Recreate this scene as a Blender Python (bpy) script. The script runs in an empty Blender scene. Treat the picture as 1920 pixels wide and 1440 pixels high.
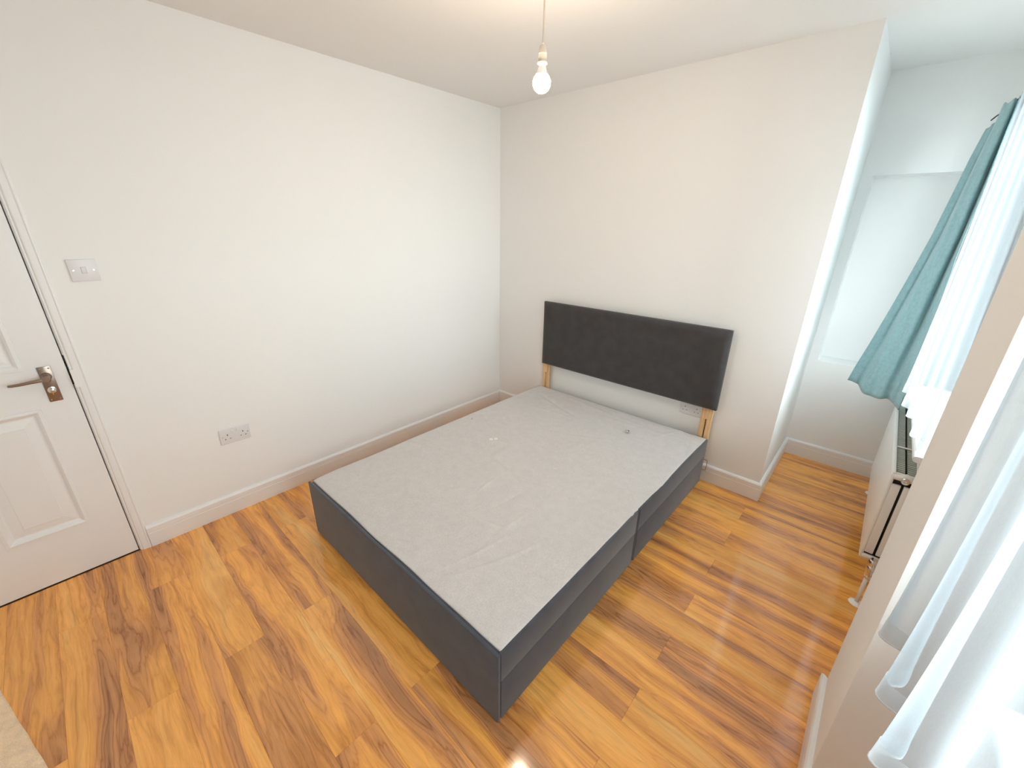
import bpy, bmesh, math, random
from mathutils import Vector, Matrix, noise
random.seed(7)
SC = bpy.context.scene
COL = SC.collection
PI = math.pi

# ------------------------------------------------------------------ camera
cam_d = bpy.data.cameras.new('camera'); cam = bpy.data.objects.new('camera', cam_d); COL.objects.link(cam)
cam_d.sensor_width = 36.0; cam_d.lens = 764.988 / 1920 * 36.0; cam_d.clip_start = 0.02
RX = (0.7410173682, 0.6713510046, 0.0134569171)
RU = (-0.2511919889, 0.2585614655, 0.9327639322)
RF = (-0.6227325627, 0.6945745440, -0.3602365308)
cam.matrix_world = Matrix(((RX[0], RU[0], -RF[0], 2.4872141), (RX[1], RU[1], -RF[1], -2.5979265),
                           (RX[2], RU[2], -RF[2], 1.5631861), (0, 0, 0, 1)))
SC.camera = cam

# ------------------------------------------------------------------ world, light, exposure
SKY = 19.0
BULB = 350.0
w = bpy.data.worlds.new('overcast_sky'); SC.world = w; w.use_nodes = True
bg = w.node_tree.nodes['Background']; bg.inputs[0].default_value = (0.86, 0.95, 1.0, 1); bg.inputs[1].default_value = SKY
SC.view_settings.view_transform = 'Standard'; SC.view_settings.look = 'None'
SC.view_settings.gamma = 1.0; SC.view_settings.use_curve_mapping = False
SC.view_settings.exposure = 0.17
cy = SC.cycles
cy.use_denoising = True; cy.max_bounces = 14; cy.diffuse_bounces = 8; cy.glossy_bounces = 4
cy.transparent_max_bounces = 16; cy.transmission_bounces = 6
cy.caustics_reflective = False; cy.caustics_refractive = False; cy.sample_clamp_indirect = 6.0

# daylight portals in the two window openings (guide the sky sampling, emit nothing)
def portal(name, x, y0, y1, z0, z1):
    l = bpy.data.lights.new(name, 'AREA'); l.shape = 'RECTANGLE'; l.size = abs(y1 - y0); l.size_y = z1 - z0
    l.cycles.is_portal = True
    o = bpy.data.objects.new(name, l); COL.objects.link(o)
    o.matrix_world = Matrix.Translation((x, (y0 + y1) / 2, (z0 + z1) / 2)) @ Matrix(((0, 0, 1, 0), (1, 0, 0, 0), (0, 1, 0, 0), (0, 0, 0, 1)))
XW = 2.88                       # window wall plane
FAR_W = (-0.62, 0.33, 0.80, 2.10)
NEAR_W = (-2.54, -1.72, 0.80, 2.10)
portal('daylight_portal', 3.12, *FAR_W)
portal('daylight_portal.001', 3.12, *NEAR_W)

# ------------------------------------------------------------------ materials
def mat(name, color=(.8, .8, .8), rough=.5, metal=0.0, spec=.5, sheen=0.0):
    m = bpy.data.materials.new(name); m.use_nodes = True
    b = m.node_tree.nodes['Principled BSDF']
    b.inputs['Base Color'].default_value = (*color, 1); b.inputs['Roughness'].default_value = rough
    b.inputs['Metallic'].default_value = metal; b.inputs['Specular IOR Level'].default_value = spec
    b.inputs['Sheen Weight'].default_value = sheen
    return m
class NT:
    def __init__(s, m): s.t = m.node_tree; s.b = s.t.nodes.get('Principled BSDF')
    def n(s, typ, **kw):
        nd = s.t.nodes.new(typ)
        for k, v in kw.items():
            if k.startswith('_'): setattr(nd, k[1:], v)
            else: nd.inputs[k.replace('__', ' ')].default_value = v
        return nd
    def l(s, a, b): s.t.links.new(a, b)
    def ramp(s, fac, stops):
        r = s.t.nodes.new('ShaderNodeValToRGB'); e = r.color_ramp.elements
        e[0].position, e[0].color = stops[0][0], (*stops[0][1], 1)
        e[1].position, e[1].color = stops[-1][0], (*stops[-1][1], 1)
        for p, c in stops[1:-1]:
            x = e.new(p); x.color = (*c, 1)
        s.l(fac, r.inputs[0]); return r.outputs[0]
    def mul(s, a, b, fac=1.0, mode='MULTIPLY'):
        x = s.t.nodes.new('ShaderNodeMix'); x.data_type = 'RGBA'; x.blend_type = mode
        x.inputs[0].default_value = 1.0 if hasattr(fac, 'is_linked') else fac
        if hasattr(fac, 'is_linked'): s.l(fac, x.inputs[0])
        s.l(a, x.inputs[6])
        if isinstance(b, tuple): x.inputs[7].default_value = (*b, 1)
        else: s.l(b, x.inputs[7])
        return x.outputs[2]
    def coord(s, kind='Object', scale=(1, 1, 1)):
        c = s.t.nodes.new('ShaderNodeTexCoord'); mp = s.t.nodes.new('ShaderNodeMapping'); mp.inputs['Scale'].default_value = scale
        s.l(c.outputs[kind], mp.inputs[0]); return mp.outputs[0]
    def bump(s, h, strength=.1, dist=.002):
        b = s.t.nodes.new('ShaderNodeBump'); b.inputs['Strength'].default_value = strength; b.inputs['Distance'].default_value = dist
        s.l(h, b.inputs['Height']); s.l(b.outputs[0], s.b.inputs['Normal'])

def paint(name, color, rough=.85, bump=.06, scale=55, spec=.3):
    m = mat(name, color, rough, spec=spec); t = NT(m)
    nz = t.n('ShaderNodeTexNoise', Scale=scale, Detail=4.0); t.l(t.coord(), nz.inputs['Vector'])
    t.bump(nz.outputs[0], bump, .002)
    n2 = t.n('ShaderNodeTexNoise', Scale=1.3, Detail=2.0); t.l(t.coord(), n2.inputs['Vector'])
    c0 = tuple(c * .985 for c in color)
    t.l(t.ramp(n2.outputs[0], [(.3, c0), (.7, color)]), t.b.inputs['Base Color'])
    return m
M_WALL = paint('wall_paint', (.85, .85, .84))
M_CEIL = paint('ceiling_paint', (.84, .83, .815))
M_GLOSSWHITE = paint('gloss_white_paint', (.84, .84, .84), .35, .02, 30, .5)
M_PLASTIC = mat('white_plastic', (.74, .73, .74), .3)
M_PLASTIC2 = mat('warm_white_plastic', (.70, .63, .54), .4)
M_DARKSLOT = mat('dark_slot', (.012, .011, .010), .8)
M_UPVC = mat('white_window_plastic', (.86, .87, .88), .3)
M_RAD = mat('radiator_enamel', (.82, .82, .80), .3)
M_GRILLE = mat('radiator_grille_metal', (.36, .38, .33), .45)
M_CHROME = mat('chrome', (.75, .73, .70), .16, 1.0)
M_BRONZE = mat('aged_nickel', (.33, .26, .21), .30, 1.0)
M_STEEL = mat('steel', (.62, .60, .57), .3, 1.0)
M_BLACK = mat('black_metal', (.012, .014, .016), .45)
M_WASHER = mat('white_washer_plastic', (.80, .77, .73), .5)
M_CONCRETE = paint('pavement_concrete', (.30, .30, .29), .9, .2, 40)
M_BRICKOUT = paint('outer_render', (.5, .48, .45), .9, .1, 40)

def wood_floor():
    m = mat('oiled_laminate', (.5, .25, .1), .1, spec=.5); t = NT(m); t.b.inputs['IOR'].default_value = 1.6
    oi = t.t.nodes.new('ShaderNodeObjectInfo')
    tc = t.t.nodes.new('ShaderNodeTexCoord')
    off = t.t.nodes.new('ShaderNodeVectorMath'); off.operation = 'MULTIPLY_ADD'
    cmb = t.t.nodes.new('ShaderNodeCombineXYZ')
    for i in range(3): t.l(oi.outputs['Random'], cmb.inputs[i])
    t.l(cmb.outputs[0], off.inputs[0]); off.inputs[1].default_value = (61.0, 23.0, 17.0); t.l(tc.outputs['Object'], off.inputs[2])
    P = off.outputs[0]
    def mp(src, sc):
        x = t.t.nodes.new('ShaderNodeMapping'); x.inputs['Scale'].default_value = sc; t.l(src, x.inputs[0]); return x.outputs[0]
    # swirl the coordinates so that the figure wanders and curls like burr walnut
    def swirl(src, sc, amt):
        sw = t.n('ShaderNodeTexNoise', Scale=1.0, Detail=2.0); t.l(mp(src, sc), sw.inputs['Vector'])
        sub = t.t.nodes.new('ShaderNodeVectorMath'); sub.operation = 'SUBTRACT'; t.l(sw.outputs['Color'], sub.inputs[0]); sub.inputs[1].default_value = (.5, .5, .5)
        mad = t.t.nodes.new('ShaderNodeVectorMath'); mad.operation = 'MULTIPLY_ADD'; t.l(sub.outputs[0], mad.inputs[0]); mad.inputs[1].default_value = amt; t.l(src, mad.inputs[2])
        return mad.outputs[0]
    Q = swirl(P, (1.7, 5.0, 1), (.45, .085, 0))
    Q2 = swirl(Q, (7.0, 16.0, 1), (.10, .026, 0))
    # sapwood (orange) against heartwood (grey brown) in long wandering bands
    n1 = t.n('ShaderNodeTexNoise', Scale=1.0, Detail=2.5, Roughness=.45); t.l(mp(Q, (.95, 11.0, 1)), n1.inputs['Vector'])
    F = n1.outputs[0]
    base = t.ramp(F, [(.28, (.42, .195, .082)), (.40, (.60, .27, .098)), (.47, (.74, .335, .10)), (.53, (.88, .41, .095)), (.62, (.90, .435, .105)), (.74, (.93, .53, .17))])
    heart = t.ramp(F, [(.38, (1, 1, 1)), (.56, (.22, .22, .22))])
    # growth lines that follow the bands
    mm = t.n('ShaderNodeMath', _operation='MULTIPLY'); t.l(F, mm.inputs[0]); mm.inputs[1].default_value = 16.0
    n5 = t.n('ShaderNodeTexNoise', Scale=1.0, Detail=4.0, Roughness=.6); t.l(mp(Q2, (3.2, 30.0, 1)), n5.inputs['Vector'])
    ma = t.n('ShaderNodeMath', _operation='MULTIPLY_ADD'); t.l(n5.outputs[0], ma.inputs[0]); ma.inputs[1].default_value = 3.2; t.l(mm.outputs[0], ma.inputs[2])
    fr = t.n('ShaderNodeMath', _operation='PINGPONG'); t.l(ma.outputs[0], fr.inputs[0]); fr.inputs[1].default_value = .5
    rings = t.ramp(fr.outputs[0], [(0, (.60, .50, .42)), (.10, (.84, .79, .75)), (.26, (1, 1, 1)), (.5, (1.06, 1.06, 1.06))])
    # fine dark streaks
    n2 = t.n('ShaderNodeTexNoise', Scale=1.0, Detail=6.0, Roughness=.65); t.l(mp(Q2, (2.6, 62.0, 1)), n2.inputs['Vector'])
    lines = t.ramp(n2.outputs[0], [(.30, (.58, .48, .42)), (.42, (.88, .84, .80)), (.52, (1, 1, 1)), (.68, (1.10, 1.12, 1.14))])
    # smoky patches and knots
    n3 = t.n('ShaderNodeTexNoise', Scale=1.0, Detail=3.0); t.l(mp(Q2, (2.6, 9.5, 1)), n3.inputs['Vector'])
    smoke = t.ramp(n3.outputs[0], [(.54, (1, 1, 1)), (.72, (.68, .60, .58))])
    n4 = t.n('ShaderNodeTexNoise', Scale=1.0, Detail=2.0); t.l(mp(P, (16, 380, 1)), n4.inputs['Vector'])
    fib = t.ramp(n4.outputs[0], [(.3, (.91, .90, .89)), (.7, (1.06, 1.06, 1.06))])
    c = t.mul(base, rings, heart); c = t.mul(c, lines, .75); c = t.mul(c, smoke, .75); c = t.mul(c, fib, .8)
    hs = t.t.nodes.new('ShaderNodeHueSaturation'); t.l(c, hs.inputs['Color'])
    mr = t.n('ShaderNodeMapRange'); t.l(oi.outputs['Random'], mr.inputs[0]); mr.inputs[3].default_value = .98; mr.inputs[4].default_value = 1.18
    t.l(mr.outputs[0], hs.inputs['Value'])
    t.l(hs.outputs[0], t.b.inputs['Base Color'])
    nr = t.n('ShaderNodeTexNoise', Scale=9.0, Detail=3.0); t.l(mp(P, (1, 3, 1)), nr.inputs['Vector'])
    r = t.n('ShaderNodeMapRange'); t.l(nr.outputs[0], r.inputs[0]); r.inputs[3].default_value = .055; r.inputs[4].default_value = .115
    t.l(r.outputs[0], t.b.inputs['Roughness'])
    t.bump(n4.outputs[0], .03, .0006)
    return m
M_FLOOR = wood_floor()

def fabric(name, color, rough=.9, scale=900, var=.12, sheen=.2, bump=.25, mott=14):
    m = mat(name, color, rough, spec=.2, sheen=sheen); t = NT(m)
    t.b.inputs['Sheen Roughness'].default_value = .5
    a = t.n('ShaderNodeTexNoise', Scale=float(scale), Detail=2.0); t.l(t.coord(), a.inputs['Vector'])
    b = t.n('ShaderNodeTexNoise', Scale=float(mott), Detail=4.0); t.l(t.coord(), b.inputs['Vector'])
    lo = tuple(c * (1 - var) for c in color); hi = tuple(min(1, c * (1 + var)) for c in color)
    c = t.ramp(b.outputs[0], [(.3, lo), (.7, hi)])
    c = t.mul(c, t.ramp(a.outputs[0], [(.3, (.86, .86, .86)), (.7, (1.1, 1.1, 1.1))]), .8)
    t.l(c, t.b.inputs['Base Color']); t.bump(a.outputs[0], bump, .001)
    return m
M_CHARCOAL = fabric('charcoal_weave', (.068, .073, .088), sheen=.30)
M_HEADB = fabric('charcoal_headboard_weave', (.056, .052, .052), sheen=.25)
M_TOP = fabric('grey_divan_top_cloth', (.59, .56, .545), var=.035, sheen=.1, scale=300, mott=26)
M_TEAL = fabric('teal_curtain_cloth', (.27, .44, .47), .55, 420, .10, .3, .15, 60)
M_CLOTH = fabric('beige_cloth', (.88, .68, .47), .9, 300, .1, .0, .3, 30)

def pine():
    m = mat('bare_pine', (.72, .47, .24), .55); t = NT(m)
    n = t.n('ShaderNodeTexNoise', Scale=1.0, Detail=3.0, Distortion=.5); t.l(t.coord('Object', (60, 60, 3)), n.inputs['Vector'])
    t.l(t.ramp(n.outputs[0], [(.35, (.62, .36, .15)), (.6, (.78, .54, .30))]), t.b.inputs['Base Color'])
    return m
M_PINE = pine()

def sheer(name, tcol, open_):
    """fine woven net: what passes straight through falls off as the cloth turns edge-on (open ** 1/cos), the threads scatter the rest"""
    m = bpy.data.materials.new(name); m.use_nodes = True; nt = m.node_tree; nt.nodes.clear(); t = NT(m)
    out = t.n('ShaderNodeOutputMaterial')
    tr = t.n('ShaderNodeBsdfTransparent'); tr.inputs[0].default_value = (1, 1, 1, 1)
    tl = t.n('ShaderNodeBsdfTranslucent'); tl.inputs[0].default_value = (*tcol, 1)
    df = t.n('ShaderNodeBsdfDiffuse'); df.inputs[0].default_value = (*tcol, 1)
    a = t.n('ShaderNodeMixShader'); a.inputs[0].default_value = .55; t.l(tl.outputs[0], a.inputs[1]); t.l(df.outputs[0], a.inputs[2])
    g = t.t.nodes.new('ShaderNodeNewGeometry'); dot = t.t.nodes.new('ShaderNodeVectorMath'); dot.operation = 'DOT_PRODUCT'
    t.l(g.outputs['Incoming'], dot.inputs[0]); t.l(g.outputs['Normal'], dot.inputs[1])
    ab = t.n('ShaderNodeMath', _operation='ABSOLUTE'); t.l(dot.outputs['Value'], ab.inputs[0])
    mx = t.n('ShaderNodeMath', _operation='MAXIMUM'); t.l(ab.outputs[0], mx.inputs[0]); mx.inputs[1].default_value = .36
    inv = t.n('ShaderNodeMath', _operation='DIVIDE'); inv.inputs[0].default_value = 1.0; t.l(mx.outputs[0], inv.inputs[1])
    n = t.n('ShaderNodeTexNoise', Scale=1.0, Detail=2.0); t.l(t.coord('Object', (900, 900, 160)), n.inputs['Vector'])
    mr = t.n('ShaderNodeMapRange'); t.l(n.outputs[0], mr.inputs[0]); mr.inputs[1].default_value = .3; mr.inputs[2].default_value = .7
    mr.inputs[3].default_value = open_ - .012; mr.inputs[4].default_value = open_ + .012
    pw = t.n('ShaderNodeMath', _operation='POWER'); t.l(mr.outputs[0], pw.inputs[0]); t.l(inv.outputs[0], pw.inputs[1])
    b = t.n('ShaderNodeMixShader'); t.l(pw.outputs[0], b.inputs[0]); t.l(a.outputs[0], b.inputs[1]); t.l(tr.outputs[0], b.inputs[2]); t.l(b.outputs[0], out.inputs[0])
    return m
M_SHEER = sheer('white_voile', (.42, .462, .497), .58)
M_HEM = sheer('white_voile_hem', (.70, .74, .76), .48)
def glass():
    m = bpy.data.materials.new('window_glass'); m.use_nodes = True; m.node_tree.nodes.clear(); t = NT(m)
    out = t.n('ShaderNodeOutputMaterial'); tr = t.n('ShaderNodeBsdfTransparent'); tr.inputs[0].default_value = (.95, .97, .96, 1)
    gl = t.n('ShaderNodeBsdfGlossy'); gl.inputs['Roughness'].default_value = 0.0
    lw = t.n('ShaderNodeLayerWeight', Blend=.5); p5 = t.n('ShaderNodeMath', _operation='POWER'); t.l(lw.outputs['Facing'], p5.inputs[0]); p5.inputs[1].default_value = 5.0
    fr = t.n('ShaderNodeMath', _operation='MULTIPLY_ADD'); t.l(p5.outputs[0], fr.inputs[0]); fr.inputs[1].default_value = .96; fr.inputs[2].default_value = .04   # Schlick, same from both sides
    mx = t.n('ShaderNodeMixShader'); t.l(fr.outputs[0], mx.inputs[0]); t.l(tr.outputs[0], mx.inputs[1]); t.l(gl.outputs[0], mx.inputs[2]); t.l(mx.outputs[0], out.inputs[0])
    return m
M_GLASS = glass()
def emit(name, col, s):
    m = bpy.data.materials.new(name); m.use_nodes = True; m.node_tree.nodes.clear(); t = NT(m)
    out = t.n('ShaderNodeOutputMaterial'); e = t.n('ShaderNodeEmission'); e.inputs[0].default_value = (*col, 1); e.inputs[1].default_value = s
    t.l(e.outputs[0], out.inputs[0]); return m
M_BULB = emit('lit_bulb_glass', (1.0, .785, .575), BULB)

# ------------------------------------------------------------------ geometry helpers
def box(bm, lo, hi, bev=0.0, seg=2, rot=None, piv=None):
    t = bmesh.new(); bmesh.ops.create_cube(t, size=1.0)
    lo = Vector(lo); hi = Vector(hi)
    for v in t.verts: v.co = Vector([(lo[i] + hi[i]) / 2 + v.co[i] * (hi[i] - lo[i]) for i in range(3)])
    if bev > 0: bmesh.ops.bevel(t, geom=t.edges[:], offset=bev, segments=seg, profile=.5, affect='EDGES')
    if rot is not None:
        p = Vector(piv); 
        for v in t.verts: v.co = rot @ (v.co - p) + p
    merge(bm, t)
def merge(bm, t):
    me = bpy.data.meshes.new('tmp'); t.to_mesh(me); t.free(); bm.from_mesh(me); bpy.data.meshes.remove(me)
def frame_of(d):
    d = Vector(d).normalized(); a = Vector((0, 0, 1)) if abs(d.z) < .9 else Vector((1, 0, 0))
    u = d.cross(a).normalized(); return u, d.cross(u)
def tube(bm, pts, r, n=10, cap=True):
    pts = [Vector(p) for p in pts]; rings = []
    rs = r if isinstance(r, (list, tuple)) else [r] * len(pts)
    u = None
    for i, p in enumerate(pts):
        d = (pts[min(i + 1, len(pts) - 1)] - pts[max(i - 1, 0)]).normalized()
        if u is None: u, v = frame_of(d)
        else:
            u = (u - d * u.dot(d)).normalized(); v = d.cross(u)
        rings.append([bm.verts.new(p + (u * math.cos(2 * PI * k / n) + v * math.sin(2 * PI * k / n)) * rs[i]) for k in range(n)])
    for a, b in zip(rings, rings[1:]):
        for k in range(n): bm.faces.new((a[k], a[(k + 1) % n], b[(k + 1) % n], b[k]))
    if cap: bm.faces.new(rings[0][::-1]); bm.faces.new(rings[-1])
def lathe(bm, prof, c=(0, 0, 0), axis=(0, 0, 1), n=24):
    c = Vector(c); ax = Vector(axis).normalized(); u, v = frame_of(ax); rings = []
    for r, h in prof:
        if r < 1e-6: rings.append([bm.verts.new(c + ax * h)])
        else: rings.append([bm.verts.new(c + ax * h + (u * math.cos(2 * PI * k / n) + v * math.sin(2 * PI * k / n)) * r) for k in range(n)])
    for a, b in zip(rings, rings[1:]):
        if len(a) == 1 and len(b) == 1: continue
        for k in range(n):
            k2 = (k + 1) % n
            if len(a) == 1: bm.faces.new((a[0], b[k2], b[k]))
            elif len(b) == 1: bm.faces.new((a[k], a[k2], b[0]))
            else: bm.faces.new((a[k], a[k2], b[k2], b[k]))
def sweep(bm, prof, p0, p1, out, m0=0.0, m1=0.0):
    """extrude profile (list of (depth, height)) along p0->p1; out = outward normal; m0/m1 mitre shift per depth."""
    p0 = Vector(p0); p1 = Vector(p1); d = (p1 - p0).normalized(); out = Vector(out)
    a = [bm.verts.new(p0 + out * t + Vector((0, 0, h)) + d * (m0 * t)) for t, h in prof]
    b = [bm.verts.new(p1 + out * t + Vector((0, 0, h)) + d * (m1 * t)) for t, h in prof]
    n = len(prof)
    for k in range(n): bm.faces.new((a[k], a[(k + 1) % n], b[(k + 1) % n], b[k]))
    bm.faces.new(a[::-1]); bm.faces.new(b)
def link(name, bm, m, parent=None, smooth=None, **props):
    bmesh.ops.recalc_face_normals(bm, faces=bm.faces[:])
    me = bpy.data.meshes.new(name); bm.to_mesh(me); bm.free()
    if m: me.materials.append(m)
    if smooth:
        me.polygons.foreach_set('use_smooth', [True] * len(me.polygons))
        if smooth is not True: me.set_sharp_from_angle(angle=math.radians(smooth))
    o = bpy.data.objects.new(name, me); COL.objects.link(o)
    if parent:
        o.parent = parent; o.matrix_parent_inverse = Matrix.Translation(-world_loc(parent))
    for k, v in props.items(): o[k] = v
    return o
def world_loc(o):
    l = Vector(o.location)
    if o.parent: l = l + (world_loc(o.parent) + o.matrix_parent_inverse.translation)
    return l
def thing(name, label, cat, loc=(0, 0, 0), group=None):
    o = bpy.data.objects.new(name, None); COL.objects.link(o); o.location = loc; o.empty_display_size = .05
    o['label'] = label; o['category'] = cat
    if group: o['group'] = group
    return o
def B(): return bmesh.new()
def struct(name, bm, m, parent=None, **k):
    o = link(name, bm, m, parent, **k)
    if not parent: o['kind'] = 'structure'
    return o
def boxes(lst, bev=0.0):
    bm = B()
    for lo, hi in lst: box(bm, lo, hi, bev)
    return bm

# ------------------------------------------------------------------ the room
H = 2.3876; XC = 2.2054; YA = 0.813; YB = -3.60; XP = 2.673; PY0, PY1 = -1.488, -1.148
XO = XW + .26
# floor: slab and laminate planks in half lap
slab = struct('floor', boxes([((-.15, YB - .12, -.14), (XO, YA + .30, -.0085))]), mat('subfloor', (.10, .055, .025), .9))
PW = 0.1405; Y0 = -1.962
pm = {}
def plank_mesh(L, W):
    key = (round(L, 4), round(W, 4))
    if key in pm: return pm[key]
    bm = B(); g = .00016
    x0, x1, y0, y1, zt, zb, c = g, L - g, g, W - g, 0.0, -.008, .00045
    top = [bm.verts.new(p) for p in ((x0 + c, y0 + c, zt), (x1 - c, y0 + c, zt), (x1 - c, y1 - c, zt), (x0 + c, y1 - c, zt))]
    mid = [bm.verts.new(p) for p in ((x0, y0, zt - c), (x1, y0, zt - c), (x1, y1, zt - c), (x0, y1, zt - c))]
    bot = [bm.verts.new(p) for p in ((x0, y0, zb), (x1, y0, zb), (x1, y1, zb), (x0, y1, zb))]
    bm.faces.new(top)
    for a, b in ((top, mid), (mid, bot)):
        for k in range(4): bm.faces.new((a[k], a[(k + 1) % 4], b[(k + 1) % 4], b[k]))
    bmesh.ops.recalc_face_normals(bm, faces=bm.faces[:])
    me = bpy.data.meshes.new('plank'); bm.to_mesh(me); bm.free(); me.materials.append(M_FLOOR); pm[key] = me
    return me
r = -20
while True:
    y0 = Y0 - PW * (r + 1); y1 = Y0 - PW * r; r += 1
    if y0 > YA: continue
    if y1 < YB: break
    ylo, yhi = max(y0, YB), min(y1, YA)
    rr = r - 1
    xmax = XW if yhi > PY1 or ylo < PY0 else XP
    xmin = 0.0 if ylo < 0 else XC
    if ylo < 0 < yhi: xmin = 0.0
    j = (.353 if rr % 2 == 0 else .965) - 1.2205
    cuts = [xmin] + [j + 1.2205 * k for k in range(4) if xmin + .01 < j + 1.2205 * k < xmax - .01] + [xmax]
    for a, b in zip(cuts, cuts[1:]):
        o = bpy.data.objects.new('plank', plank_mesh(b - a, yhi - ylo)); COL.objects.link(o)
        o.parent = slab; o.location = (a, ylo, random.uniform(-.00012, .00012))
struct('ceiling', boxes([((-.15, YB - .12, H), (XO, YA + .30, H + .15))]), M_CEIL)
DY0, DY1, DH = -3.497, -2.637, 1.995
struct('wall_left', boxes([((-.12, DY1, 0), (0, YA + .3, H)), ((-.12, YB - .12, 0), (0, DY0, H)), ((-.12, DY0, DH), (0, DY1, H))]), M_WALL)
struct('hall_light_block', boxes([((-1.1, -3.8, -.14), (-1.0, -2.3, H)), ((-1.0, -3.8, -.14), (-.12, -3.7, H)), ((-1.0, -2.4, -.14), (-.12, -2.3, H)), ((-1.1, -3.8, H), (-.12, -2.3, H + .1)), ((-1.1, -3.8, -.20), (-.12, -2.3, -.02))]), M_WALL)  # unseen hall box, added to keep outside light from leaking round the door
struct('wall_back', boxes([((0, 0, 0), (XC, YA + .3, H))]), M_WALL)
NX0, NX1, NZ0, NZ1, ND = 2.257, 2.76, .73, 1.87, .17
struct('wall_alcove', boxes([((XC, YA, 0), (XO, YA + .3, NZ0)), ((XC, YA, NZ1), (XO, YA + .3, H)), ((XC, YA, NZ0), (NX0, YA + .3, NZ1)),
                             ((NX1, YA, NZ0), (XO, YA + .3, NZ1)), ((NX0, YA + ND, NZ0), (NX1, YA + .3, NZ1))]), M_WALL)
def wall_right():
    L = []
    f, n = FAR_W, NEAR_W
    ys = [YB - .12, n[0], n[1], f[0], f[1], YA]
    for i, (a, b) in enumerate(zip(ys, ys[1:])):
        if i in (1, 3):
            L += [((XW, a, 0), (XO, b, .80)), ((XW, a, 2.10), (XO, b, H))]
        else: L.append(((XW, a, 0), (XO, b, H)))
    return L
struct('wall_right', boxes(wall_right()), M_WALL)
struct('wall_pier', boxes([((XP, PY0, 0), (XW, PY1, H))]), M_WALL)
struct('wall_front', boxes([((0, YB - .12, 0), (XW, YB, H))]), M_WALL)
bm = B(); box(bm, (XO + .02, -9, -.75), (14, 7, -.65)); struct('ground', bm, M_CONCRETE)

# skirting boards
HS = .118
SK = [(0, 0), (.0175, 0), (.0175, .078), (.0160, .0795), (.0160, .0825), (.0175, .084), (.0170, HS - .010), (.0125, HS - .003), (.006, HS), (0, HS)]
def skirt(name, p0, p1, out, m0=0, m1=0):
    bm = B(); sweep(bm, SK, p0, p1, out, m0, m1); struct(name, bm, M_GLOSSWHITE)
skirt('baseboard_left', (0, -2.598, 0), (0, 0, 0), (1, 0, 0), 0, -1)
skirt('baseboard_back', (0, 0, 0), (XC, 0, 0), (0, -1, 0), 1, 1)
skirt('baseboard_breast', (XC, 0, 0), (XC, YA, 0), (1, 0, 0), -1, -1)
skirt('baseboard_alcove', (XC, YA, 0), (XW, YA, 0), (0, -1, 0), 1, -1)
skirt('baseboard_right', (XW, YA, 0), (XW, PY1, 0), (-1, 0, 0), 1, -1)
skirt('baseboard_pier', (XP, PY1 + .003, 0), (XP, PY0 - .0, 0), (-1, 0, 0), -1, 1)
skirt('baseboard_pier_front', (XP, PY0, 0), (XW, PY0, 0), (0, -1, 0), -1, -1)
skirt('baseboard_front', (0, YB, 0), (XW, YB, 0), (0, 1, 0), 1, -1)
skirt('baseboard_window', (XW, PY0, 0), (XW, YB, 0), (-1, 0, 0), 1, -1)
# thin raised strip standing in for a paint scratch on the pier reveal, above its lower end
bm = B(); box(bm, (XP + .0002, PY0 - .0012, .515), (XP + .0085, PY0 + .001, .70), .0004, 1); struct('paint_scratch_1', bm, M_WALL)

# ------------------------------------------------------------------ windows
def window(n, y0, y1, z0, z1, sill):
    bm = B(); X0, X1 = XW + .10, XW + .165; fw = .058
    box(bm, (X0, y0, z0), (X1, y1, z0 + fw), .004); box(bm, (X0, y0, z1 - fw), (X1, y1, z1), .004)
    box(bm, (X0, y0, z0 + fw), (X1, y0 + fw, z1 - fw), .004); box(bm, (X0, y1 - fw, z0 + fw), (X1, y1, z1 - fw), .004)
    w = struct('window_%d' % n, bm, M_UPVC)
    ym = (y0 + y1) / 2
    bm = B(); box(bm, (X0 + .003, ym - .035, z0 + fw), (X1 - .003, ym + .035, z1 - fw), .004); link('mullion', bm, M_UPVC, w)
    zt = z1 - .42
    for a, b in ((y0 + fw, ym - .035), (ym + .035, y1 - fw)):
        bm = B(); box(bm, (X0 + .005, a, zt - .028), (X1 - .005, b, zt + .028), .004); link('transom', bm, M_UPVC, w)
        for c, d in ((z0 + fw, zt - .028), (zt + .028, z1 - fw)):
            bm = B(); box(bm, (X0 + .028, a, c), (X0 + .034, b, d)); link('pane', bm, M_GLASS, w)
    if sill:
        s0, s1, nose = sill
        bm = B()
        # board with a rounded nose
        t = .024; zt_ = z0 + .001; prof = [(XW + .10, zt_), (nose + .012, zt_)] + [(nose + .012 - .012 * math.sin(PI * k / 8), zt_ - t / 2 + t / 2 * math.cos(PI * k / 8)) for k in range(1, 8)] + [(nose + .012, zt_ - t), (XW + .10, zt_ - t)]
        a = [bm.verts.new((x, s0, z)) for x, z in prof]; b = [bm.verts.new((x, s1, z)) for x, z in prof]
        for k in range(len(prof)): bm.faces.new((a[k], a[(k + 1) % len(prof)], b[(k + 1) % len(prof)], b[k]))
        bm.faces.new(a[::-1]); bm.faces.new(b)
        link('window_sill', bm, M_GLOSSWHITE, w)
    return w
window(1, FAR_W[0], FAR_W[1], .80, 2.10, (-.645, .37, 2.712))
window(2, NEAR_W[0], NEAR_W[1], .80, 2.10, (-2.57, -1.68, 2.80))

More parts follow.
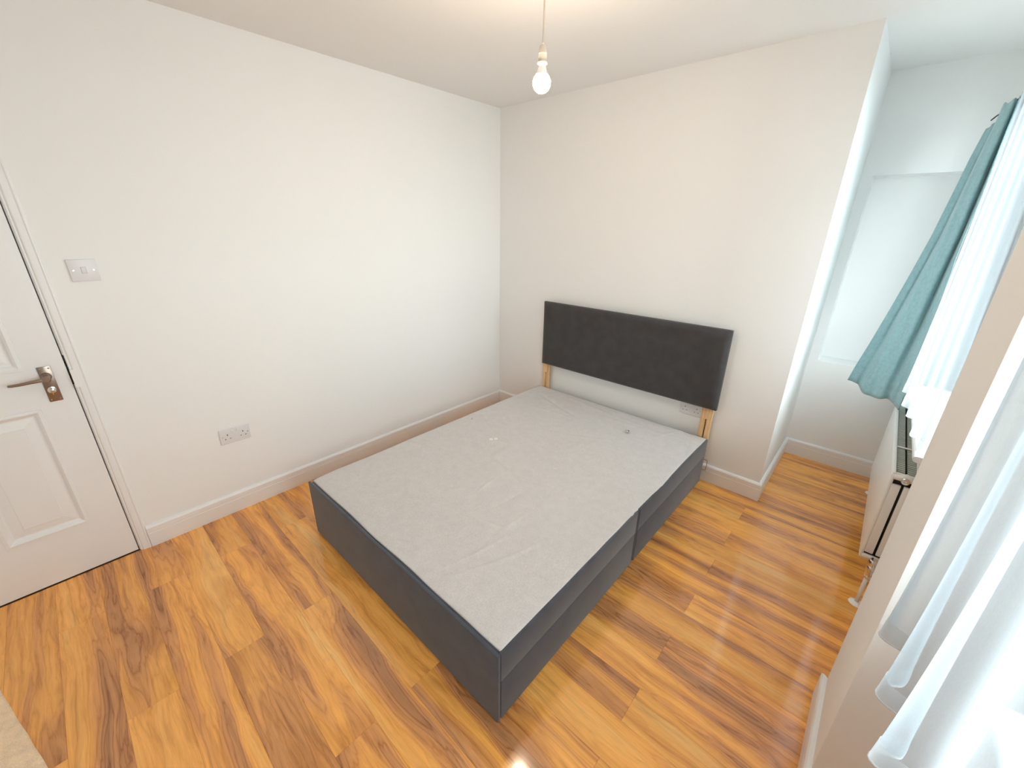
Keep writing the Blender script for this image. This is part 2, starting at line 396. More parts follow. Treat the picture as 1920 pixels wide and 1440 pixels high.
# ------------------------------------------------------------------ door and its frame
DX = -.003                                   # door face plane
def panel_hole_door():
    y1, y0 = -2.648, -3.486; st = .118; mu = .106; pw = (y1 - y0 - 2 * st - mu) / 2
    zs = [.006, .252, .822, .998, 1.865, 1.981]
    ya = [(y1 - st - pw, y1 - st), (y0 + st, y0 + st + pw)]
    return y0, y1, zs, ya
dy0, dy1, dz, dya = panel_hole_door()
door = thing('door_1', 'white painted four panel door with aged metal lever in the left wall', 'door', (DX, dy1, 0)); door['kind'] = 'structure'
del door['category']; 
bm = B(); T = .040
cols = [dy0, dya[1][0], dya[1][1], dya[0][0], dya[0][1], dy1]
for i in (0, 2, 4): box(bm, (DX - T, cols[i], dz[0]), (DX, cols[i + 1], dz[5]))
for i in (1, 3):
    for j in (0, 2, 4): box(bm, (DX - T, cols[i], dz[j]), (DX, cols[i + 1], dz[j + 1]))
link('door_slab', bm, M_GLOSSWHITE, door)
def raised_panel(a, b, c, d):
    """moulded surround stepping down, then a raised and fielded centre"""
    bm = B()
    steps = [(-.004, -.0005), (-.003, .0035), (.008, .0045), (.015, -.001), (.022, -.0105), (.026, -.012), (.030, -.012), (.062, -.0045), (.064, -.0030)]
    rings = []
    for ins, dx in steps:
        rings.append([bm.verts.new((DX + dx, y, z)) for y, z in ((a + ins, c + ins), (b - ins, c + ins), (b - ins, d - ins), (a + ins, d - ins))])
    for p, q in zip(rings, rings[1:]):
        for k in range(4): bm.faces.new((p[k], p[(k + 1) % 4], q[(k + 1) % 4], q[k]))
    bm.faces.new(rings[-1])
    link('door_panel', bm, M_GLOSSWHITE, door)
for a, b in dya:
    raised_panel(a, b, dz[1], dz[2]); raised_panel(a, b, dz[3], dz[4])
# lever handle on a long back plate
bm = B(); box(bm, (DX, -2.7295, .848), (DX + .004, -2.690, 1.000), .0012, 2); hp = link('handle_plate', bm, M_BRONZE, door, smooth=35, label='aged nickel back plate of the lever handle')
bm = B()
lathe(bm, [(0, .004), (.0165, .004), (.0170, .008), (.0150, .011), (.0150, .016), (.0125, .018), (.0118, .030), (.0118, .050), (.0135, .053), (.0135, .058), (.010, .061), (0, .061)], (DX, -2.712, .958), (1, 0, 0), 24)
pts = [(DX + .050, -2.706, .957), (DX + .052, -2.725, .957), (DX + .053, -2.755, .956), (DX + .052, -2.785, .954), (DX + .048, -2.806, .953), (DX + .043, -2.815, .953)]
tube(bm, pts, [.0085, .0078, .0068, .0062, .0058, .0050], 12)
link('lever', bm, M_BRONZE, hp, smooth=40)
bm = B()
lathe(bm, [(0, .004), (.0135, .004), (.0135, .007), (.006, .009), (.005, .016), (.010, .018), (.0115, .023), (.009, .028), (0, .030)], (DX, -2.7105, .899), (1, 0, 0), 20)
box(bm, (DX + .018, -2.7125, .882), (DX + .024, -2.7085, .900), .0015)
link('thumb_turn', bm, M_CHROME, hp, smooth=40, label='bright round thumb turn under the lever')
for y in (-2.7225, -2.697):
    for z in (.857, .991):
        bm = B(); lathe(bm, [(0, .0058), (.0022, .0056), (.0034, .0042), (.0034, .003)], (DX, y, z), (1, 0, 0), 12); link('screw', bm, M_CHROME, hp, smooth=40)
# lock bolt edge and keep set into the lining
bm = B(); box(bm, (DX - .030, -2.6481, .895), (DX - .001, -2.6465, 1.03), .0003, 1)
link('lock_faceplate', bm, M_BLACK, door)
# door lining, stop and architrave
bm = B()
box(bm, (-.12, DY1 - .001, 0), (.0, DY1 + .0, DH))
box(bm, (-.118, -2.6445, 0), (-.0035, -2.6365, DH), .0008, 1)
box(bm, (-.118, DY0, 0), (-.0035, DY0 + .008, DH), .0008, 1)
box(bm, (-.118, DY0, DH - .010), (-.0035, DY1, DH), .0008, 1)
box(bm, (-.075, -2.660, 0), (-.046, -2.6445, DH - .01), .001, 1)      # stop behind the door
lin = struct('trim_2', bm, M_GLOSSWHITE)
bm = B(); box(bm, (-.0055, -2.6448, .905), (-.0020, -2.6372, 1.035), .0003, 1); link('strike_plate', bm, M_BLACK, lin, label='dark metal keep in the door lining')
bm = B(); box(bm, (-.0021, -2.6466, .905), (-.0010, -2.6400, .952), .0002, 1); box(bm, (-.0021, -2.6462, .985), (-.0010, -2.6420, 1.008), .0002, 1); link('lock_gap', bm, M_DARKSLOT, lin)
def arch():
    prof = [(0, .0), (.004, .0), (.0065, .003), (.0065, .008), (.010, .010), (.012, .014), (.0125, .032), (.015, .036), (.015, .040), (.011, .043), (0, .043)]
    bm = B()
    # right jamb leg
    a = [bm.verts.new((x, -2.6415 + d, 0)) for x, d in prof]; b = [bm.verts.new((x, -2.6415 + d, DH + d)) for x, d in prof]
    c = [bm.verts.new((x, DY0 + .0045 - d, DH + d)) for x, d in prof]; e = [bm.verts.new((x, DY0 + .0045 - d, 0)) for x, d in prof]
    for p, q in ((a, b), (b, c), (c, e)):
        for k in range(len(prof)): bm.faces.new((p[k], p[(k + 1) % len(prof)], q[(k + 1) % len(prof)], q[k]))
    bm.faces.new(a[::-1]); bm.faces.new(e)
    return bm
ar = struct('trim_3', arch(), M_GLOSSWHITE)
bm = B(); box(bm, (.005, -2.6418, .893), (.0132, -2.623, .972), .0006, 1); link('patch_block', bm, M_GLOSSWHITE, ar, label='small rectangular filler piece let into the architrave by the lock')

# ------------------------------------------------------------------ electrical plates
def plate_bm(w_, h_, th=.0075, bev=.0022):
    bm = B(); box(bm, (-w_ / 2, -h_ / 2, 0), (w_ / 2, h_ / 2, th), bev, 3); return bm
def place(bm, O, U, V, N):
    O, U, V, N = map(Vector, (O, U, V, N))
    for v in bm.verts: v.co = O + U * v.co.x + V * v.co.y + N * v.co.z
    return bm
def double_socket(name, label, O, U, N, rot=0.0, group=None):
    V = Vector((0, 0, 1)); U = Vector(U); c, s_ = math.cos(rot), math.sin(rot)
    U2 = U * c + V * s_; V2 = V * c - U * s_
    t = thing(name, label, 'socket', O, group)
    pl = lambda bm: place(bm, O, U2, V2, N)
    link('faceplate', pl(plate_bm(.146, .086)), M_PLASTIC, t, smooth=30)
    for sx in (-1, 1):
        bm = B(); cx = sx * .037
        box(bm, (cx - .002, .004, .0068), (cx + .002, .012, .0078)); box(bm, (cx - .0145, -.0165, .0068), (cx - .0085, -.013, .0078)); box(bm, (cx + .0085, -.0165, .0068), (cx + .0145, -.013, .0078))
        link('pin_holes', pl(bm), M_DARKSLOT, t)
        bm = B(); box(bm, (sx * .0125 - .0055, .018, .006), (sx * .0125 + .0055, .033, .0105), .0015); link('rocker', pl(bm), M_PLASTIC, t, smooth=30)
        bm = B(); lathe(bm, [(0, .0082), (.003, .0082), (.0034, .0075), (.0034, .006)], (sx * .0605, 0, 0), n=12)
        link('screw_cap', pl(bm), M_STEEL, t, smooth=40)
    return t
double_socket('double_socket', 'white double plug socket low on the left wall above the skirting', (0, -2.1275, .4655), (0, 1, 0), (1, 0, 0), -.02)
double_socket('double_socket', 'white double plug socket half hidden under the headboard', (1.735, 0, .468), (1, 0, 0), (0, -1, 0))
sw = thing('light_switch', 'white single rocker light switch on the left wall beside the door', 'switch', (0, -2.4935, 1.3705))
pl = lambda bm: place(bm, (0, -2.4935, 1.3705), (0, 1, 0), (0, 0, 1), (1, 0, 0))
link('faceplate', pl(plate_bm(.087, .087, .009)), M_PLASTIC, sw, smooth=30)
bm = B(); box(bm, (-.0085, -.0135, .0082), (.0085, .0135, .0092)); link('rocker_surround', pl(bm), mat('grey_plastic', (.45, .45, .44), .4), sw)
bm = B(); box(bm, (-.0075, -.0125, .007), (.0075, .0125, .0118), .0016, 2, Matrix.Rotation(.09, 3, 'X'), (0, 0, .009)); link('rocker', pl(bm), M_PLASTIC, sw, smooth=30)
for sx in (-1, 1):
    bm = B(); lathe(bm, [(0, .0098), (.0030, .0098), (.0034, .009), (.0034, .008)], (sx * .030, 0, 0), n=14); link('screw', pl(bm), M_STEEL, sw, smooth=40)

# ------------------------------------------------------------------ pendant lamp
LX, LY, LZ = 1.429, -1.287, 2.0245
lamp = thing('pendant_lamp', 'bare lit bulb on a thin cord hanging from the ceiling', 'lamp', (LX, LY, H))
bm = B(); lathe(bm, [(0, 0), (.044, 0), (.044, -.008), (.038, -.016), (.020, -.024), (.008, -.030), (0, -.030)], (LX, LY, H)); link('ceiling_rose', bm, M_PLASTIC2, lamp, smooth=40)
bm = B(); tube(bm, [(LX, LY, H - .02), (LX + .001, LY, H - .12), (LX + .0005, LY, H - .2), (LX, LY, LZ + .104)], .0031, 10); link('cord', bm, M_PLASTIC2, lamp, smooth=True)
bm = B(); z = LZ
lathe(bm, [(.0033, .110), (.0060, .1085), (.0100, .1045), (.0126, .0985), (.0138, .0900), (.0142, .0815), (.0135, .0812)], (LX, LY, z))
hold = link('lamp_holder', bm, M_PLASTIC2, lamp, smooth=40)
bm = B(); lathe(bm, [(.0128, .0812), (.0128, .0795), (.0143, .0790), (.0146, .0590), (.0165, .0578), (.0165, .0540), (.0125, .0532), (.0120, .048)], (LX, LY, z)); link('holder_skirt', bm, M_PLASTIC2, hold, smooth=40)
bm = B(); lathe(bm, [(.0112, .0535), (.0114, .0490), (.0128, .0450), (.0146, .0380), (.0170, .0315), (.0205, .0245)], (LX, LY, z)); link('bulb_collar', bm, M_PLASTIC, lamp, smooth=40)
bm = B(); R = .0305
prof = [(R * math.sin(a_), R * math.cos(a_)) for a_ in [.74 + (PI - .74) * k / 16 for k in range(0, 16)]] + [(0, -R)]
lathe(bm, prof, (LX, LY, z), n=28); link('bulb', bm, M_BULB, lamp, smooth=True, label='glowing warm white glass bulb')

# ------------------------------------------------------------------ divan bed
BX0, BX1, BYF, BYH, BZ = .529, 1.886, -1.974, -.056, .320
bed = thing('divan_bed', 'charcoal fabric divan bed base with grey cloth top and padded headboard', 'bed', ((BX0 + BX1) / 2, (BYF + BYH) / 2, 0))
YS = -1.005                                   # where the two halves meet
def half(y0, y1, tag_):
    bm = B(); box(bm, (BX0, y0, .012), (BX1 - .012, y1, BZ - .006), .003); link('divan_half', bm, M_CHARCOAL, bed, smooth=30)
half(BYF + .014, YS - .001, 0); half(YS + .001, BYH, 1)
# foot board: upholstered, standing a little proud of the cloth top
bm = B(); box(bm, (BX0 - .002, BYF, .008), (BX1, BYF + .0125, BZ + .003), .0028, 3); link('foot_panel', bm, M_CHARCOAL, bed, smooth=30)
# side panels (upper) and drawer fronts (lower) on the window side
for y0, y1 in ((BYF + .0155, YS - .018), (YS + .002, BYH)):
    bm = B(); box(bm, (BX1 - .014, y0, .1955), (BX1, y1, BZ - .001), .0022, 2); link('side_panel', bm, M_CHARCOAL, bed, smooth=30)
    bm = B(); box(bm, (BX1 - .014, y0 + .0015, .010), (BX1 - .0006, y1 - .0015, .1938), .0022, 2); link('drawer_front', bm, M_CHARCOAL, bed, smooth=30)
# corner cloth fold where the halves meet
bm = B(); box(bm, (BX1 - .014, YS - .0165, .03), (BX1 + .0008, YS - .0085, BZ - .002), .0025, 2); box(bm, (BX1 - .014, YS - .0075, .03), (BX1 - .002, YS - .0005, BZ - .003), .0025, 2)
link('joining_strip', bm, M_CHARCOAL, bed, smooth=30)
# glides
for x in (BX0 + .06, BX1 - .08):
    for y in (BYF + .06, YS - .06, YS + .06, BYH - .06):
        bm = B(); lathe(bm, [(0, 0), (.020, 0), (.022, .003), (.022, .014), (0, .014)], (x, y, .0005), n=16); link('glide', bm, M_BLACK, bed, smooth=40)
# cloth top with soft creases
def top_cover():
    bm = B(); nx, ny = 200, 280; g = []
    x0, x1, y0, y1 = BX0 + .001, BX1 - .002, BYF + .018, BYH + .002
    creases = []
    rnd = random.Random(3)
    for k in range(26):
        cx, cy_ = rnd.uniform(x0, x1), rnd.uniform(y0, y1); a = rnd.choice([rnd.uniform(-.5, .5), rnd.uniform(.4, 1.3), PI / 2 + rnd.uniform(-.4, .4)])
        creases.append((cx, cy_, math.cos(a), math.sin(a), rnd.uniform(.10, .34), rnd.uniform(.006, .014), rnd.uniform(.0007, .0022) * rnd.choice((-1, 1, 1)), rnd.uniform(-.6, .6)))
    creases += [(1.62, -1.68, .35, .94, .26, .008, .0030, .4), (1.52, -1.72, .2, .98, .22, .007, .0022, .5), (.75, -.86, .92, -.38, .22, .012, -.003, .1), (.95, -.80, .93, -.36, .30, .012, .0025, .1),
                (1.0, -1.13, .97, -.25, .35, .006, .0018, .05), (1.2, -.16, .98, -.1, .5, .016, .003, .1), (.9, -.30, .9, -.3, .25, .015, -.003, .2), (1.45, -.22, .99, .08, .3, .014, .0025, .2)]
    for j in range(ny + 1):
        row = []
        for i in range(nx + 1):
            x = x0 + (x1 - x0) * i / nx; y = y0 + (y1 - y0) * j / ny; z = 0
            z += .0016 * noise.noise(Vector((x * 3.1, y * 2.7, 1.3))) + .0009 * noise.noise(Vector((x * 11, y * 9, 4.1)))
            for cx, cy_, ca, sa, L, wd, h, cv in creases:
                dx, dy = x - cx, y - cy_; u = dx * ca + dy * sa; v = -dx * sa + dy * ca - cv * u * u
                if abs(u) < L and abs(v) < wd * 4:
                    z += 1.7 * h * (1 - (u / L) ** 2) * math.exp(-(v / wd) ** 2)
            ex = min(x - x0, x1 - x); ey = min(y - y0, y1 - y); e = min(ex, ey)
            z -= .0035 * math.exp(-min(x1 - x, ey) / .012) - .0012 * math.exp(-(x - x0) / .02)
            if x - x0 < .05: x -= (.0045 + .0045 * noise.noise(Vector((3, y * 3.5, 1)))) * (1 - (x - x0) / .05) * min(1, (y - y0) / .1, (y1 - y) / .1)
            # slack along the open sides: the edge wanders in from the panels
            ins = .0
            if x1 - x < .03: x -= (.006 + .005 * noise.noise(Vector((0, y * 4.5, 7)))) * (1 - (x1 - x) / .03)
            if y - y0 < .03: y += (.006 + .006 * noise.noise(Vector((x * 4.0, 0, 3)))) * (1 - (y - y0) / .03)
            row.append(bm.verts.new((x, y, BZ + .0012 + z)))
        g.append(row)
    for j in range(ny):
        for i in range(nx): bm.faces.new((g[j][i], g[j][i + 1], g[j + 1][i + 1], g[j + 1][i]))
    # turned down hem
    edge = [g[0][i] for i in range(nx + 1)] + [g[j][nx] for j in range(1, ny + 1)] + [g[ny][i] for i in range(nx - 1, -1, -1)] + [g[j][0] for j in range(ny - 1, 0, -1)]
    low = [bm.verts.new((v.co.x, v.co.y, BZ - .0055)) for v in edge]
    for k in range(len(edge)): bm.faces.new((edge[k], low[k], low[(k + 1) % len(edge)], edge[(k + 1) % len(edge)]))
    return bm
link('top_cover', top_cover(), M_TOP, bed, smooth=True, label='pale grey creased cloth over the top of the base')
# headboard and its two pine struts
HB = (.541, 1.898, .5235, 1.025)
def headboard():
    bm = B(); x0, x1, z0, z1 = HB; yf, yb = -.083, -.0405; nx, nz = 40, 18
    def prof(d, lim):    # inset falloff for soft padded edge
        return 1 - (max(0, 1 - d / lim)) ** 2.2
    g = []
    for j in range(nz + 1):
        row = []
        for i in range(nx + 1):
            s = i / nx; t = j / nz
            s = .5 - .5 * math.cos(PI * s) if True else s
            t = .5 - .5 * math.cos(PI * t)
            x = x0 + (x1 - x0) * s; z = z0 + (z1 - z0) * t
            d = min(x - x0, x1 - x) ; e = min(z - z0, z1 - z)
            y = yf + .020 * (1 - prof(d, .035) * prof(e, .035))
            row.append(bm.verts.new((x, y, z)))
        g.append(row)
    for j in range(nz):
        for i in range(nx): bm.faces.new((g[j][i], g[j][i + 1], g[j + 1][i + 1], g[j + 1][i]))
    edge = [g[0][i] for i in range(nx + 1)] + [g[j][nx] for j in range(1, nz + 1)] + [g[nz][i] for i in range(nx - 1, -1, -1)] + [g[j][0] for j in range(nz - 1, 0, -1)]
    low = [bm.verts.new((v.co.x, yb, v.co.z)) for v in edge]
    for k in range(len(edge)): bm.faces.new((edge[k], low[k], low[(k + 1) % len(edge)], edge[(k + 1) % len(edge)]))
    bm.faces.new(low)
    return bm
hb = link('headboard', headboard(), M_HEADB, bed, smooth=50)
for x0, xs in ((.534, .567), (1.812, 1.845)):
    bm = B(); w_ = .066; ys, ye = -.0395, -.0205
    # strut with an open bolt slot up its lower half
    box(bm, (x0, ys, .10), (xs - .0035, ye, .442), .0015, 1); box(bm, (xs + .0035, ys, .10), (x0 + w_, ye, .442), .0015, 1); box(bm, (x0, ys, .442), (x0 + w_, ye, .96), .0015, 1)
    st = link('strut', bm, M_PINE, bed, label='bare pine strut of the headboard')
    bm = B(); box(bm, (xs - .0036, ye - .006, .11), (xs + .0036, ye - .002, .442)); link('bolt_slot', bm, mat('slot_shadow_wood', (.16, .09, .04), .8), st)
# wire link at the head end corner
bm = B(); y = -.052
tube(bm, [(BX1 - .01, y, .172), (BX1 + .014, y, .172), (BX1 + .0185, y, .170), (BX1 + .0205, y, .165), (BX1 + .0205, y, .104), (BX1 + .0185, y, .099), (BX1 + .014, y, .098), (BX1 - .01, y, .098)], .0019, 8)
wl = link('wire_bracket', bm, M_BRONZE, bed, smooth=True, label='thin bent wire link sticking out at the head end')
bm = B(); tube(bm, [(BX1 - .004, y, .150), (BX1 + .004, y, .148)], .004, 8); link('screw', bm, M_STEEL, wl, smooth=40)

# small things lying on the cloth
ZT = BZ + .0022
t = thing('bolt', 'small shiny metal bolt lying near the headboard on the right', 'bolt', (1.473, -.333, ZT))
bm = B(); ax = Vector((-.8, .35, .12)).normalized()
lathe(bm, [(0, 0), (.0105, 0), (.0105, .008), (.008, .009), (0, .009)], Vector((1.480, -.338, ZT + .0095)), ax, 6); link('bolt_head', bm, M_CHROME, t)
bm = B(); tube(bm, [Vector((1.480, -.338, ZT + .0095)) + ax * .008, Vector((1.480, -.338, ZT + .0085)) + ax * .030], .0042, 10); link('bolt_shank', bm, M_STEEL, t, smooth=40)
t = thing('screw', 'tiny metal screw lying near the left long edge of the bed', 'screw', (.593, -.893, ZT))
bm = B(); lathe(bm, [(0, 0), (.0062, .0005), (.0062, .004), (.003, .006)], (.600, -.900, ZT + .005), (-.7, .65, .1), 12); link('screw_head', bm, M_CHROME, t, smooth=40)
bm = B(); tube(bm, [(.598, -.898, ZT + .005), (.586, -.887, ZT + .0035)], [.0032, .0016], 8); link('screw_shank', bm, M_STEEL, t, smooth=40)
def washer(x, y, label):
    bm = B(); lathe(bm, [(.0035, .0005), (.0105, 0), (.0115, .0010), (.0110, .0026), (.0045, .0030), (.0035, .0022), (.0035, .0005)], (x, y, ZT), n=20)
    o = link('washer', bm, M_WASHER, None, smooth=40); o['label'] = label; o['category'] = 'washer'; o['group'] = 'white washers on the bed'
washer(.9115, -.983, 'white plastic washer on the bed cloth, the one nearer the headboard')
washer(.893, -1.007, 'white plastic washer on the bed cloth, the one nearer the bed foot')
def lint(pts, label):
    bm = B(); tube(bm, [(x, y, ZT + .0012) for x, y in pts], .0012, 6); o = link('lint_thread', bm, M_WASHER, None, smooth=True)
    o['label'] = label; o['category'] = 'thread'; o['group'] = 'lint threads on the bed'
lint([(1.574, -1.162), (1.581, -1.165), (1.589, -1.166), (1.595, -1.161)], 'short curved white thread on the bed beside the gap between the halves')
lint([(1.386, -.998), (1.380, -1.004), (1.377, -1.012), (1.379, -1.018)], 'tiny white thread mid bed, the one farther from the window')
lint([(1.463, -.946), (1.470, -.950), (1.479, -.950)], 'tiny white thread mid bed, the one nearer the headboard bolt')

# ------------------------------------------------------------------ radiator
rad = thing('radiator', 'white double panel radiator under the far window', 'radiator', (2.735, 0, .13))
RY0, RY1, RZ0, RZ1, RF_, RB = -.485, .505, .205, .645, 2.6915, 2.782
def pan(x0, x1):
    bm = B(); box(bm, (x0, RY0, RZ0), (x1, RY1, RZ1 - .006), .006, 3); return bm
link('front_panel', pan(RF_, RF_ + .013), M_RAD, rad, smooth=30); link('back_panel', pan(RB - .013, RB), M_RAD, rad, smooth=30)
xm = (RF_ + RB) / 2
for yy, d in ((RY0, 1), (RY1, -1)):
    for a, b in ((RF_ + .012, xm - .0045), (xm + .0045, RB - .012)):
        bm = B(); box(bm, (a, min(yy, yy + d * .012) , RZ0 + .036), (b, max(yy, yy + d * .012), RZ1 - .050), .002, 2); link('side_cover', bm, M_RAD, rad, smooth=30)
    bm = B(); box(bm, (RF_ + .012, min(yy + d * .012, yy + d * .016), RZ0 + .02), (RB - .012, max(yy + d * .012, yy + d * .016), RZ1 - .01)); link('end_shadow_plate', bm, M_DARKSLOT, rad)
    bm = B(); tube(bm, [(RF_ + .008, yy + d * .008, RZ1 - .018), (RF_ + .03, yy + d * .006, RZ1 - .016), (xm, yy + d * .004, RZ1 - .012), (RB - .03, yy + d * .006, RZ1 - .016), (RB - .008, yy + d * .008, RZ1 - .018)], [.012, .013, .019, .013, .012], 14); hd = link('header_tube', bm, M_RAD, rad, smooth=True)
    bm = B(); lathe(bm, [(0, .004), (.006, .004), (.0062, .008), (.0125, .009), (.0135, .007), (.0135, 0)], (xm, yy - d * .012 + d * .0, RZ1 - .018), (0, -d, 0), 18); link('bleed_plug', bm, M_CHROME, hd, smooth=40)
    bm = B(); tube(bm, [(RF_ + .008, yy + d * .008, RZ0 + .014), (RB - .008, yy + d * .008, RZ0 + .014)], .011, 12); link('header_tube', bm, M_RAD, rad, smooth=True)
# top grille
bm = B()
for a, b in ((RF_ + .015, xm - .004), (xm + .004, RB - .015)):
    y = RY0 + .022
    while y < RY1 - .02:
        box(bm, (a, y, RZ1 - .020), (b, y + .0150, RZ1 - .006)); y += .0200
link('grille_slats', bm, M_GRILLE, rad, kind='stuff')
bm = B(); box(bm, (RF_ + .013, RY0 + .02, RZ1 - .034), (RB - .013, RY1 - .02, RZ1 - .026)); link('grille_shadow_sheet', bm, M_DARKSLOT, rad)  # near-black sheet standing in for the shade below the slats
for x in (RF_ + .002, RB - .013):
    bm = B(); box(bm, (x, RY0 + .004, RZ1 - .014), (x + .011, RY1 - .004, RZ1), .003, 2); link('top_rail', bm, M_RAD, rad, smooth=30)
for y in (RY0 + .010, -.175, RY1 - .03):
    bm = B(); box(bm, (RF_ + .006, y - .005, RZ1 - .006), (RB - .006, y + .005, RZ1 + .0005), .002, 1); link('cross_bar', bm, M_RAD, rad)
# brackets to the wall
for y in (-.3, .3):
    bm = B(); box(bm, (RB - .001, y - .02, RZ0 + .05), (XW, y + .02, RZ0 + .34), .002, 1); link('wall_bracket', bm, M_RAD, rad)
# valves, pipes and floor collars
for y, d in ((-.535, 1), (.568, -1)):
    xp = 2.738
    bm = B(); tube(bm, [(xp, y, .002), (xp, y, .155)], .0078, 12); pi_ = link('pipe', bm, M_RAD, rad, smooth=True)
    bm = B(); lathe(bm, [(0, 0), (.0275, 0), (.027, .003), (.014, .0065), (.0085, .012), (0, .012)], (xp, y, .0003), n=24); link('floor_collar', bm, M_UPVC, pi_, smooth=40)
    bm = B(); lathe(bm, [(.0085, .150), (.0135, .152), (.0135, .163), (.0105, .166)], (xp, y, 0), n=6); link('compression_nut', bm, M_CHROME, pi_)
    bm = B(); lathe(bm, [(.0105, .164), (.0115, .166), (.0145, .178), (.0150, .205), (.0125, .214), (.0110, .216), (.0165, .219), (.0175, .245), (.013, .251), (0, .252)], (xp, y, 0), n=18)
    tube(bm, [(xp, y, .192), (xp, y + d * .030, .200), (xp, y + d * .058, .2185)], [.0105, .010, .0095], 12)
    link('valve', bm, M_CHROME, rad, smooth=40)

# ------------------------------------------------------------------ curtains and rods
def rod(name, label, x, y0, y1, z, ends=True):
    t = thing(name, label, 'curtain rod', (x, (y0 + y1) / 2, z))
    bm = B(); tube(bm, [(x, y0, z), (x, y1, z)], .0075, 12); link('rod', bm, M_BLACK, t, smooth=True)
    for y in (y0 + .06, y1 - .10):
        bm = B(); box(bm, (XW - .006, y - .012, z - .035), (XW, y + .012, z + .035), .002); tube(bm, [(XW - .004, y, z - .004), (x, y, z - .012)], .006, 8); tube(bm, [(x - .012, y, z), (x - .008, y, z - .011), (x, y, z - .014), (x + .01, y, z - .010)], .0045, 8)
        link('bracket', bm, M_BLACK, t, smooth=40)
    return t
RZ = 2.118
t = rod('curtain_rod', 'black metal curtain rod over the far window', 2.738, -1.135, .60, RZ)
bm = B(); lathe(bm, [(.0075, 0), (.012, .004), (.013, .016), (.009, .024), (0, .026)], (2.738, .60, RZ), (0, 1, 0), 16); link('finial', bm, M_BLACK, t, smooth=True)
rod('curtain_rod', 'black metal curtain rod over the near window', 2.738, -2.68, -1.53, RZ)

def voile(name, label, ya, yb, x0, amp, per, ztop, zhem, ph, seed, back=lambda y: 0.0):
    """net curtain: pleated sheet hanging from ya to yb; returns the object, with a hem band as its part"""
    L = abs(yb - ya); nu = int(L / per * 22); nv = 26
    def pt(s, z):
        y = ya + (yb - ya) * s; f = (z - zhem) / (ztop - zhem)
        q = 2 * PI * (s * L / per) + ph + .9 * noise.noise(Vector((s * L * 2.3, seed, 0))) * 2 + .5 * noise.noise(Vector((s * L * 4, z * .8, seed + 5)))
        a = amp * (.42 + .58 * math.exp(-f * 4.5)) * (1 + .35 * noise.noise(Vector((s * L * 3, seed + 2, z * .5))))
        x = x0 + back(y) * (1 - f) + a * math.sin(q) + .22 * a * math.sin(2 * q + .7)
        y += .010 * math.cos(q) + .25 * per * .18 * math.sin(2 * q)
        return x, y, q
    def sheet(z0, z1, n, dx=0.0):
        bm = B(); g = []
        for j in range(n + 1):
            row = []
            for i in range(nu + 1):
                s = i / nu; zz = z0 + (z1 - z0) * j / n
                x, y, q = pt(s, zz); dz = .010 * math.sin(q * .5 + seed) * (1 - (zz - zhem) / (ztop - zhem))
                row.append(bm.verts.new((x + dx, y, zz + dz)))
            g.append(row)
        for j in range(n):
            for i in range(nu): bm.faces.new((g[j][i], g[j][i + 1], g[j + 1][i + 1], g[j + 1][i]))
        return bm
    t = thing(name, label, 'net curtain', (x0, (ya + yb) / 2, ztop), 'net curtains')
    link('voile', sheet(zhem + .004, ztop, nv), M_SHEER, t, smooth=True)
    link('hem', sheet(zhem, zhem + .045, 4, -.0012), M_HEM, t, smooth=True)
    bm = B(); pts = []
    for i in range(0, nu + 1):
        s = i / nu; x, y, q = pt(s, zhem); pts.append((x - .0008, y, zhem + .010 * math.sin(q * .5 + seed)))
    tube(bm, pts, .0016, 5); link('hem_edge', bm, M_HEM, t, smooth=True)
    for k in range(int(L / .18) + 1):
        x, y, q = pt((k + .5) / (int(L / .18) + 1), ztop)
        bm = B(); tube(bm, [(x + .002, y, ztop - .006), (2.722, y, ztop - .001), (2.731, y, RZ + .008), (2.738, y, RZ + .0095), (2.7465, y, RZ + .004)], .0013, 6); link('hook', bm, M_PLASTIC, t, smooth=True)
    return t
voile('net_curtain', 'white voile net curtain at the far window, beside the teal curtain', .29, -1.125, 2.696, .017, .19, RZ - .006, .806, .3, 11.0,
      lambda y: .040 * min(1, max(0, (-.12 - y) / .5)) + .03 * max(0, -.62 - y))
voile('net_curtain', 'white voile net curtain at the near window, filling the lower right corner', -1.575, -2.66, 2.686, .026, .155, RZ - .006, .770, 3.55, 4.0)

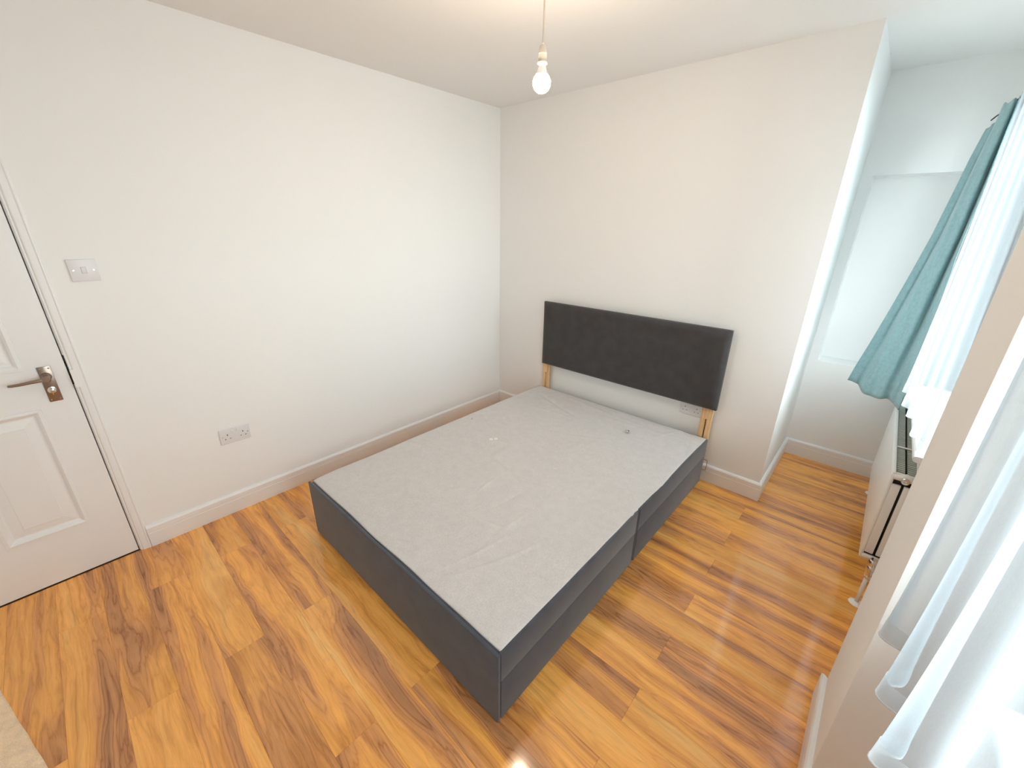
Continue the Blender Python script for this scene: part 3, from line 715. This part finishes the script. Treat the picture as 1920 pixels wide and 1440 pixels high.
def teal():
    t = thing('teal_curtain', 'teal cloth curtain bunched at the far end of the window', 'curtain', (2.70, .35, RZ))
    # outer edge (free, flaring into the room) given at several heights, inner edge behind the net
    zs = [.70, .80, .95, 1.15, 1.35, 1.55, 1.75, 1.90, 2.00, 2.06]
    xl = [2.446, 2.462, 2.492, 2.527, 2.560, 2.590, 2.611, 2.626, 2.640, 2.650]
    def lerp(z):
        for k in range(len(zs) - 1):
            if z <= zs[k + 1]:
                f = (z - zs[k]) / (zs[k + 1] - zs[k]); return xl[k] + (xl[k + 1] - xl[k]) * f
        return xl[-1]
    nu, nv = 90, 60
    def ztop(s):  # the heading droops between hooks at the outer edge
        return 2.010 + .082 * min(1, s / .5) + (.012 * (1 - ((s * 11) % 1.0)) if s < .5 else .006 * math.sin(s * 40))
    bm = B(); g = []
    for j in range(nv + 1):
        f = j / nv; row = []
        for i in range(nu + 1):
            s = i / nu; z0 = .700 + .012 * math.sin(s * 9 + .6) - .022 * s; z = z0 + (ztop(s) - z0) * f
            x0 = lerp(z); x1 = 2.703
            x = x0 + (x1 - x0) * s; yb_ = .55 - .27 * s
            d = 1 - f
            # three big soft folds that sharpen upward
            ph = s ** 1.25 * 2 * PI * 1.55 + .5 * math.sin(z * 2.2) 
            amp = .034 * (.40 + .60 * min(1, f * 1.6))
            fold = amp * math.sin(ph) + .012 * math.sin(2.7 * ph + 1 + z)
            fold *= min(1, s / .18) * .9
            y = yb_ + fold + .008 * noise.noise(Vector((s * 4, z * 4, 2)))
            x += .010 * math.sin(ph * 1.0 + 1.2) * min(1, s / .2) + .006 * noise.noise(Vector((s * 3, z * 3, 9))) * s
            row.append(bm.verts.new((x, y, z)))
        g.append(row)
    for j in range(nv):
        for i in range(nu): bm.faces.new((g[j][i], g[j][i + 1], g[j + 1][i + 1], g[j + 1][i]))
    c = link('cloth', bm, M_TEAL, t, smooth=True)
    sol = c.modifiers.new('thick', 'SOLIDIFY'); sol.thickness = .0022; sol.offset = 0
    # hooks through the heading, two of them sticking out where the tape has slipped
    for p in ([(2.648, .53, 2.052), (2.660, .52, 2.066), (2.674, .51, 2.078), (2.690, .50, 2.086)],
              [(2.690, .45, 2.082), (2.698, .45, 2.098), (2.722, .45, 2.114), (2.738, .45, 2.1275), (2.747, .45, 2.120)],
              [(2.692, .36, 2.085), (2.700, .36, 2.100), (2.722, .36, 2.116), (2.738, .36, 2.1275), (2.747, .36, 2.120)]):
        bm = B(); tube(bm, p, .0028, 8); link('hook', bm, M_BLACK, t, smooth=True)
    bm = B(); tube(bm, [(2.672, .58, 2.117), (2.684, .58, 2.122), (2.710, .577, 2.1275), (2.738, .575, 2.1275)], .0018, 6); link('hook', bm, M_BLACK, t, smooth=True)
teal()

# ------------------------------------------------------------------ cloth on the floor, bottom left
def floor_cloth():
    bm = B(); g = []; nu, nv = 70, 40
    for j in range(nv + 1):
        row = []
        for i in range(nu + 1):
            s = i / nu; f = j / nv
            ex = .36 + .78 * s; ey = -3.128 + .185 * s + .004 * noise.noise(Vector((s * 6, 0, 1)))
            x = ex + .05 * f; y = ey + (-3.52 - ey) * f
            z = .004 + .016 * (1 - math.exp(-f * 9)) + .008 * math.sin(x * 38 + 3 * f + 2 * noise.noise(Vector((x * 3, y * 3, 0)))) * (1 - math.exp(-f * 6)) * .9
            row.append(bm.verts.new((x, y, max(.0015, z))))
        g.append(row)
    for j in range(nv):
        for i in range(nu): bm.faces.new((g[j][i], g[j][i + 1], g[j + 1][i + 1], g[j + 1][i]))
    edge = [g[0][i] for i in range(nu + 1)] + [g[j][nu] for j in range(1, nv + 1)] + [g[nv][i] for i in range(nu - 1, -1, -1)] + [g[j][0] for j in range(nv - 1, 0, -1)]
    low = [bm.verts.new((v.co.x, v.co.y, .0008)) for v in edge]
    for k in range(len(edge)): bm.faces.new((edge[k], low[k], low[(k + 1) % len(edge)], edge[(k + 1) % len(edge)]))
    o = link('dust_sheet', bm, M_CLOTH, None, smooth=True); o['label'] = 'pale beige rumpled cloth on the floor at the lower left'; o['category'] = 'cloth'
floor_cloth()
